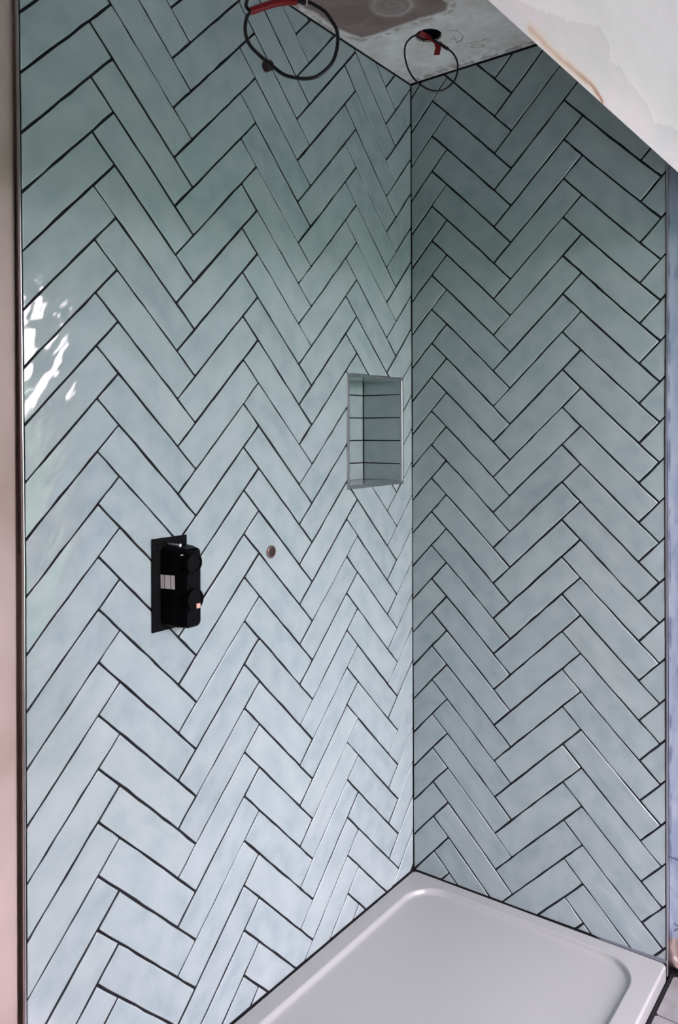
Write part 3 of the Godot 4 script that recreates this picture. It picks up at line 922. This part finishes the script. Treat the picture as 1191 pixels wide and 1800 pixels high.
func build_cables() -> void:
	var o := Vector3(-0.80, CEIL, 0.2075)
	var c := base("electrical_cable", o)
	tag(c, "thick black cable coiled in a wide loop and bound with red tape", "cable", "cables hanging from the ceiling")
	var coil := [[-0.80, 1.20, 0.208], [-0.812, 1.13, 0.195], [-0.855, 1.07, 0.135], [-0.878, 1.026, 0.108], [-0.885, 0.999, 0.100], [-0.884, 0.988, 0.101], [-0.877, 0.983, 0.109], [-0.86, 0.993, 0.132], [-0.838, 1.004, 0.161], [-0.813, 1.007, 0.193], [-0.797, 1.001, 0.214], [-0.785, 0.991, 0.23], [-0.773, 0.977, 0.246], [-0.765, 0.96, 0.256], [-0.757, 0.938, 0.266], [-0.755, 0.915, 0.269], [-0.757, 0.888, 0.267], [-0.762, 0.863, 0.26]]
	coil.append_array([[-0.771, 0.844, 0.248], [-0.785, 0.827, 0.229], [-0.801, 0.822, 0.208], [-0.816, 0.824, 0.19], [-0.832, 0.832, 0.168], [-0.848, 0.852, 0.147], [-0.864, 0.874, 0.126], [-0.879, 0.899, 0.107], [-0.885, 0.922, 0.099], [-0.886, 0.943, 0.097], [-0.884, 0.966, 0.101], [-0.876, 0.980, 0.110], [-0.862, 0.989, 0.130], [-0.838, 0.999, 0.158], [-0.815, 1.002, 0.188], [-0.800, 1.003, 0.206]])
	var st := sf()
	tube(st, shift(coil, o), 0.0042, 12, 4)
	put("cable", st, M.cable_black, c)
	st = sf()
	tube(st, shift([[-0.878, 0.980, 0.107], [-0.861, 0.990, 0.130], [-0.838, 1.0005, 0.160], [-0.812, 1.0035, 0.194]], o), 0.0088, 14, 5)
	put("red_tape", st, M.tape_red, c)
	st = sf()
	tube(st, shift([[-0.8065, 1.0035, 0.201], [-0.799, 1.0025, 0.211]], o), 0.0085, 14, 3)
	put("connector", st, M.connector, c)
	st = sf()
	tube(st, shift([[-0.7985, 1.0025, 0.2115], [-0.797, 1.002, 0.2135]], o), 0.0087, 14, 2)
	put("clear_tape", st, M.tape_clear, c)
	o = Vector3(-0.2365, CEIL, 0.2075)
	c = base("electrical_cable", o)
	tag(c, "thin black cable looped out of the round ceiling hole with a dangling red tape end", "cable", "cables hanging from the ceiling")
	var loop := [[-0.236, 1.25, 0.205], [-0.248, 1.17, 0.192], [-0.262, 1.148, 0.181], [-0.273, 1.138, 0.170], [-0.283, 1.119, 0.159], [-0.285, 1.093, 0.156], [-0.283, 1.069, 0.159], [-0.277, 1.044, 0.165], [-0.267, 1.022, 0.175], [-0.256, 1.006, 0.188], [-0.24, 0.992, 0.205], [-0.223, 0.987, 0.223], [-0.205, 0.993, 0.242], [-0.189, 1.012, 0.259], [-0.18, 1.035, 0.268], [-0.178, 1.059, 0.271], [-0.18, 1.079, 0.269], [-0.187, 1.098, 0.261], [-0.196, 1.11, 0.251], [-0.206, 1.117, 0.241], [-0.215, 1.127, 0.231], [-0.228, 1.139, 0.217], [-0.240, 1.18, 0.203], [-0.242, 1.25, 0.203]]
	st = sf()
	tube(st, shift(loop, o), 0.0026, 10, 4)
	put("cable", st, M.cable_black, c)
	st = sf()
	tube(st, shift([[-0.197, 1.1105, 0.250], [-0.206, 1.1175, 0.241], [-0.2155, 1.1275, 0.231]], o), 0.0046, 12, 4)
	put("connector", st, M.connector, c)
	# red tape: a band from inside the hole along the cable, then a flat end that hangs down
	var band := shift([[-0.256, 1.158, 0.182], [-0.238, 1.150, 0.196], [-0.222, 1.140, 0.212], [-0.212, 1.1285, 0.223], [-0.2105, 1.116, 0.2245], [-0.2125, 1.0965, 0.2205]], o)
	st = sf()
	var side := Vector3(0.61, 0, 0.79)
	for i in band.size() - 1:
		for s in [-1.0, 1.0]:
			var h := 0.0085
			var across0 := side if i >= 2 else Vector3(-0.35, 0.75, 0.45).normalized()
			var across1 := side if i >= 1 else Vector3(-0.35, 0.75, 0.45).normalized()
			var a0: Vector3 = band[i] - across0 * h
			var a1: Vector3 = band[i] + across0 * h
			var b0: Vector3 = band[i + 1] - across1 * h
			var b1: Vector3 = band[i + 1] + across1 * h
			var nrm: Vector3 = (b0 - a0).cross(a1 - a0).normalized() * s
			var th: Vector3 = nrm * 0.0003
			quad(st, a0 + th, a1 + th, b1 + th, b0 + th, nrm)
	put("red_tape", st, M.tape_red, c)
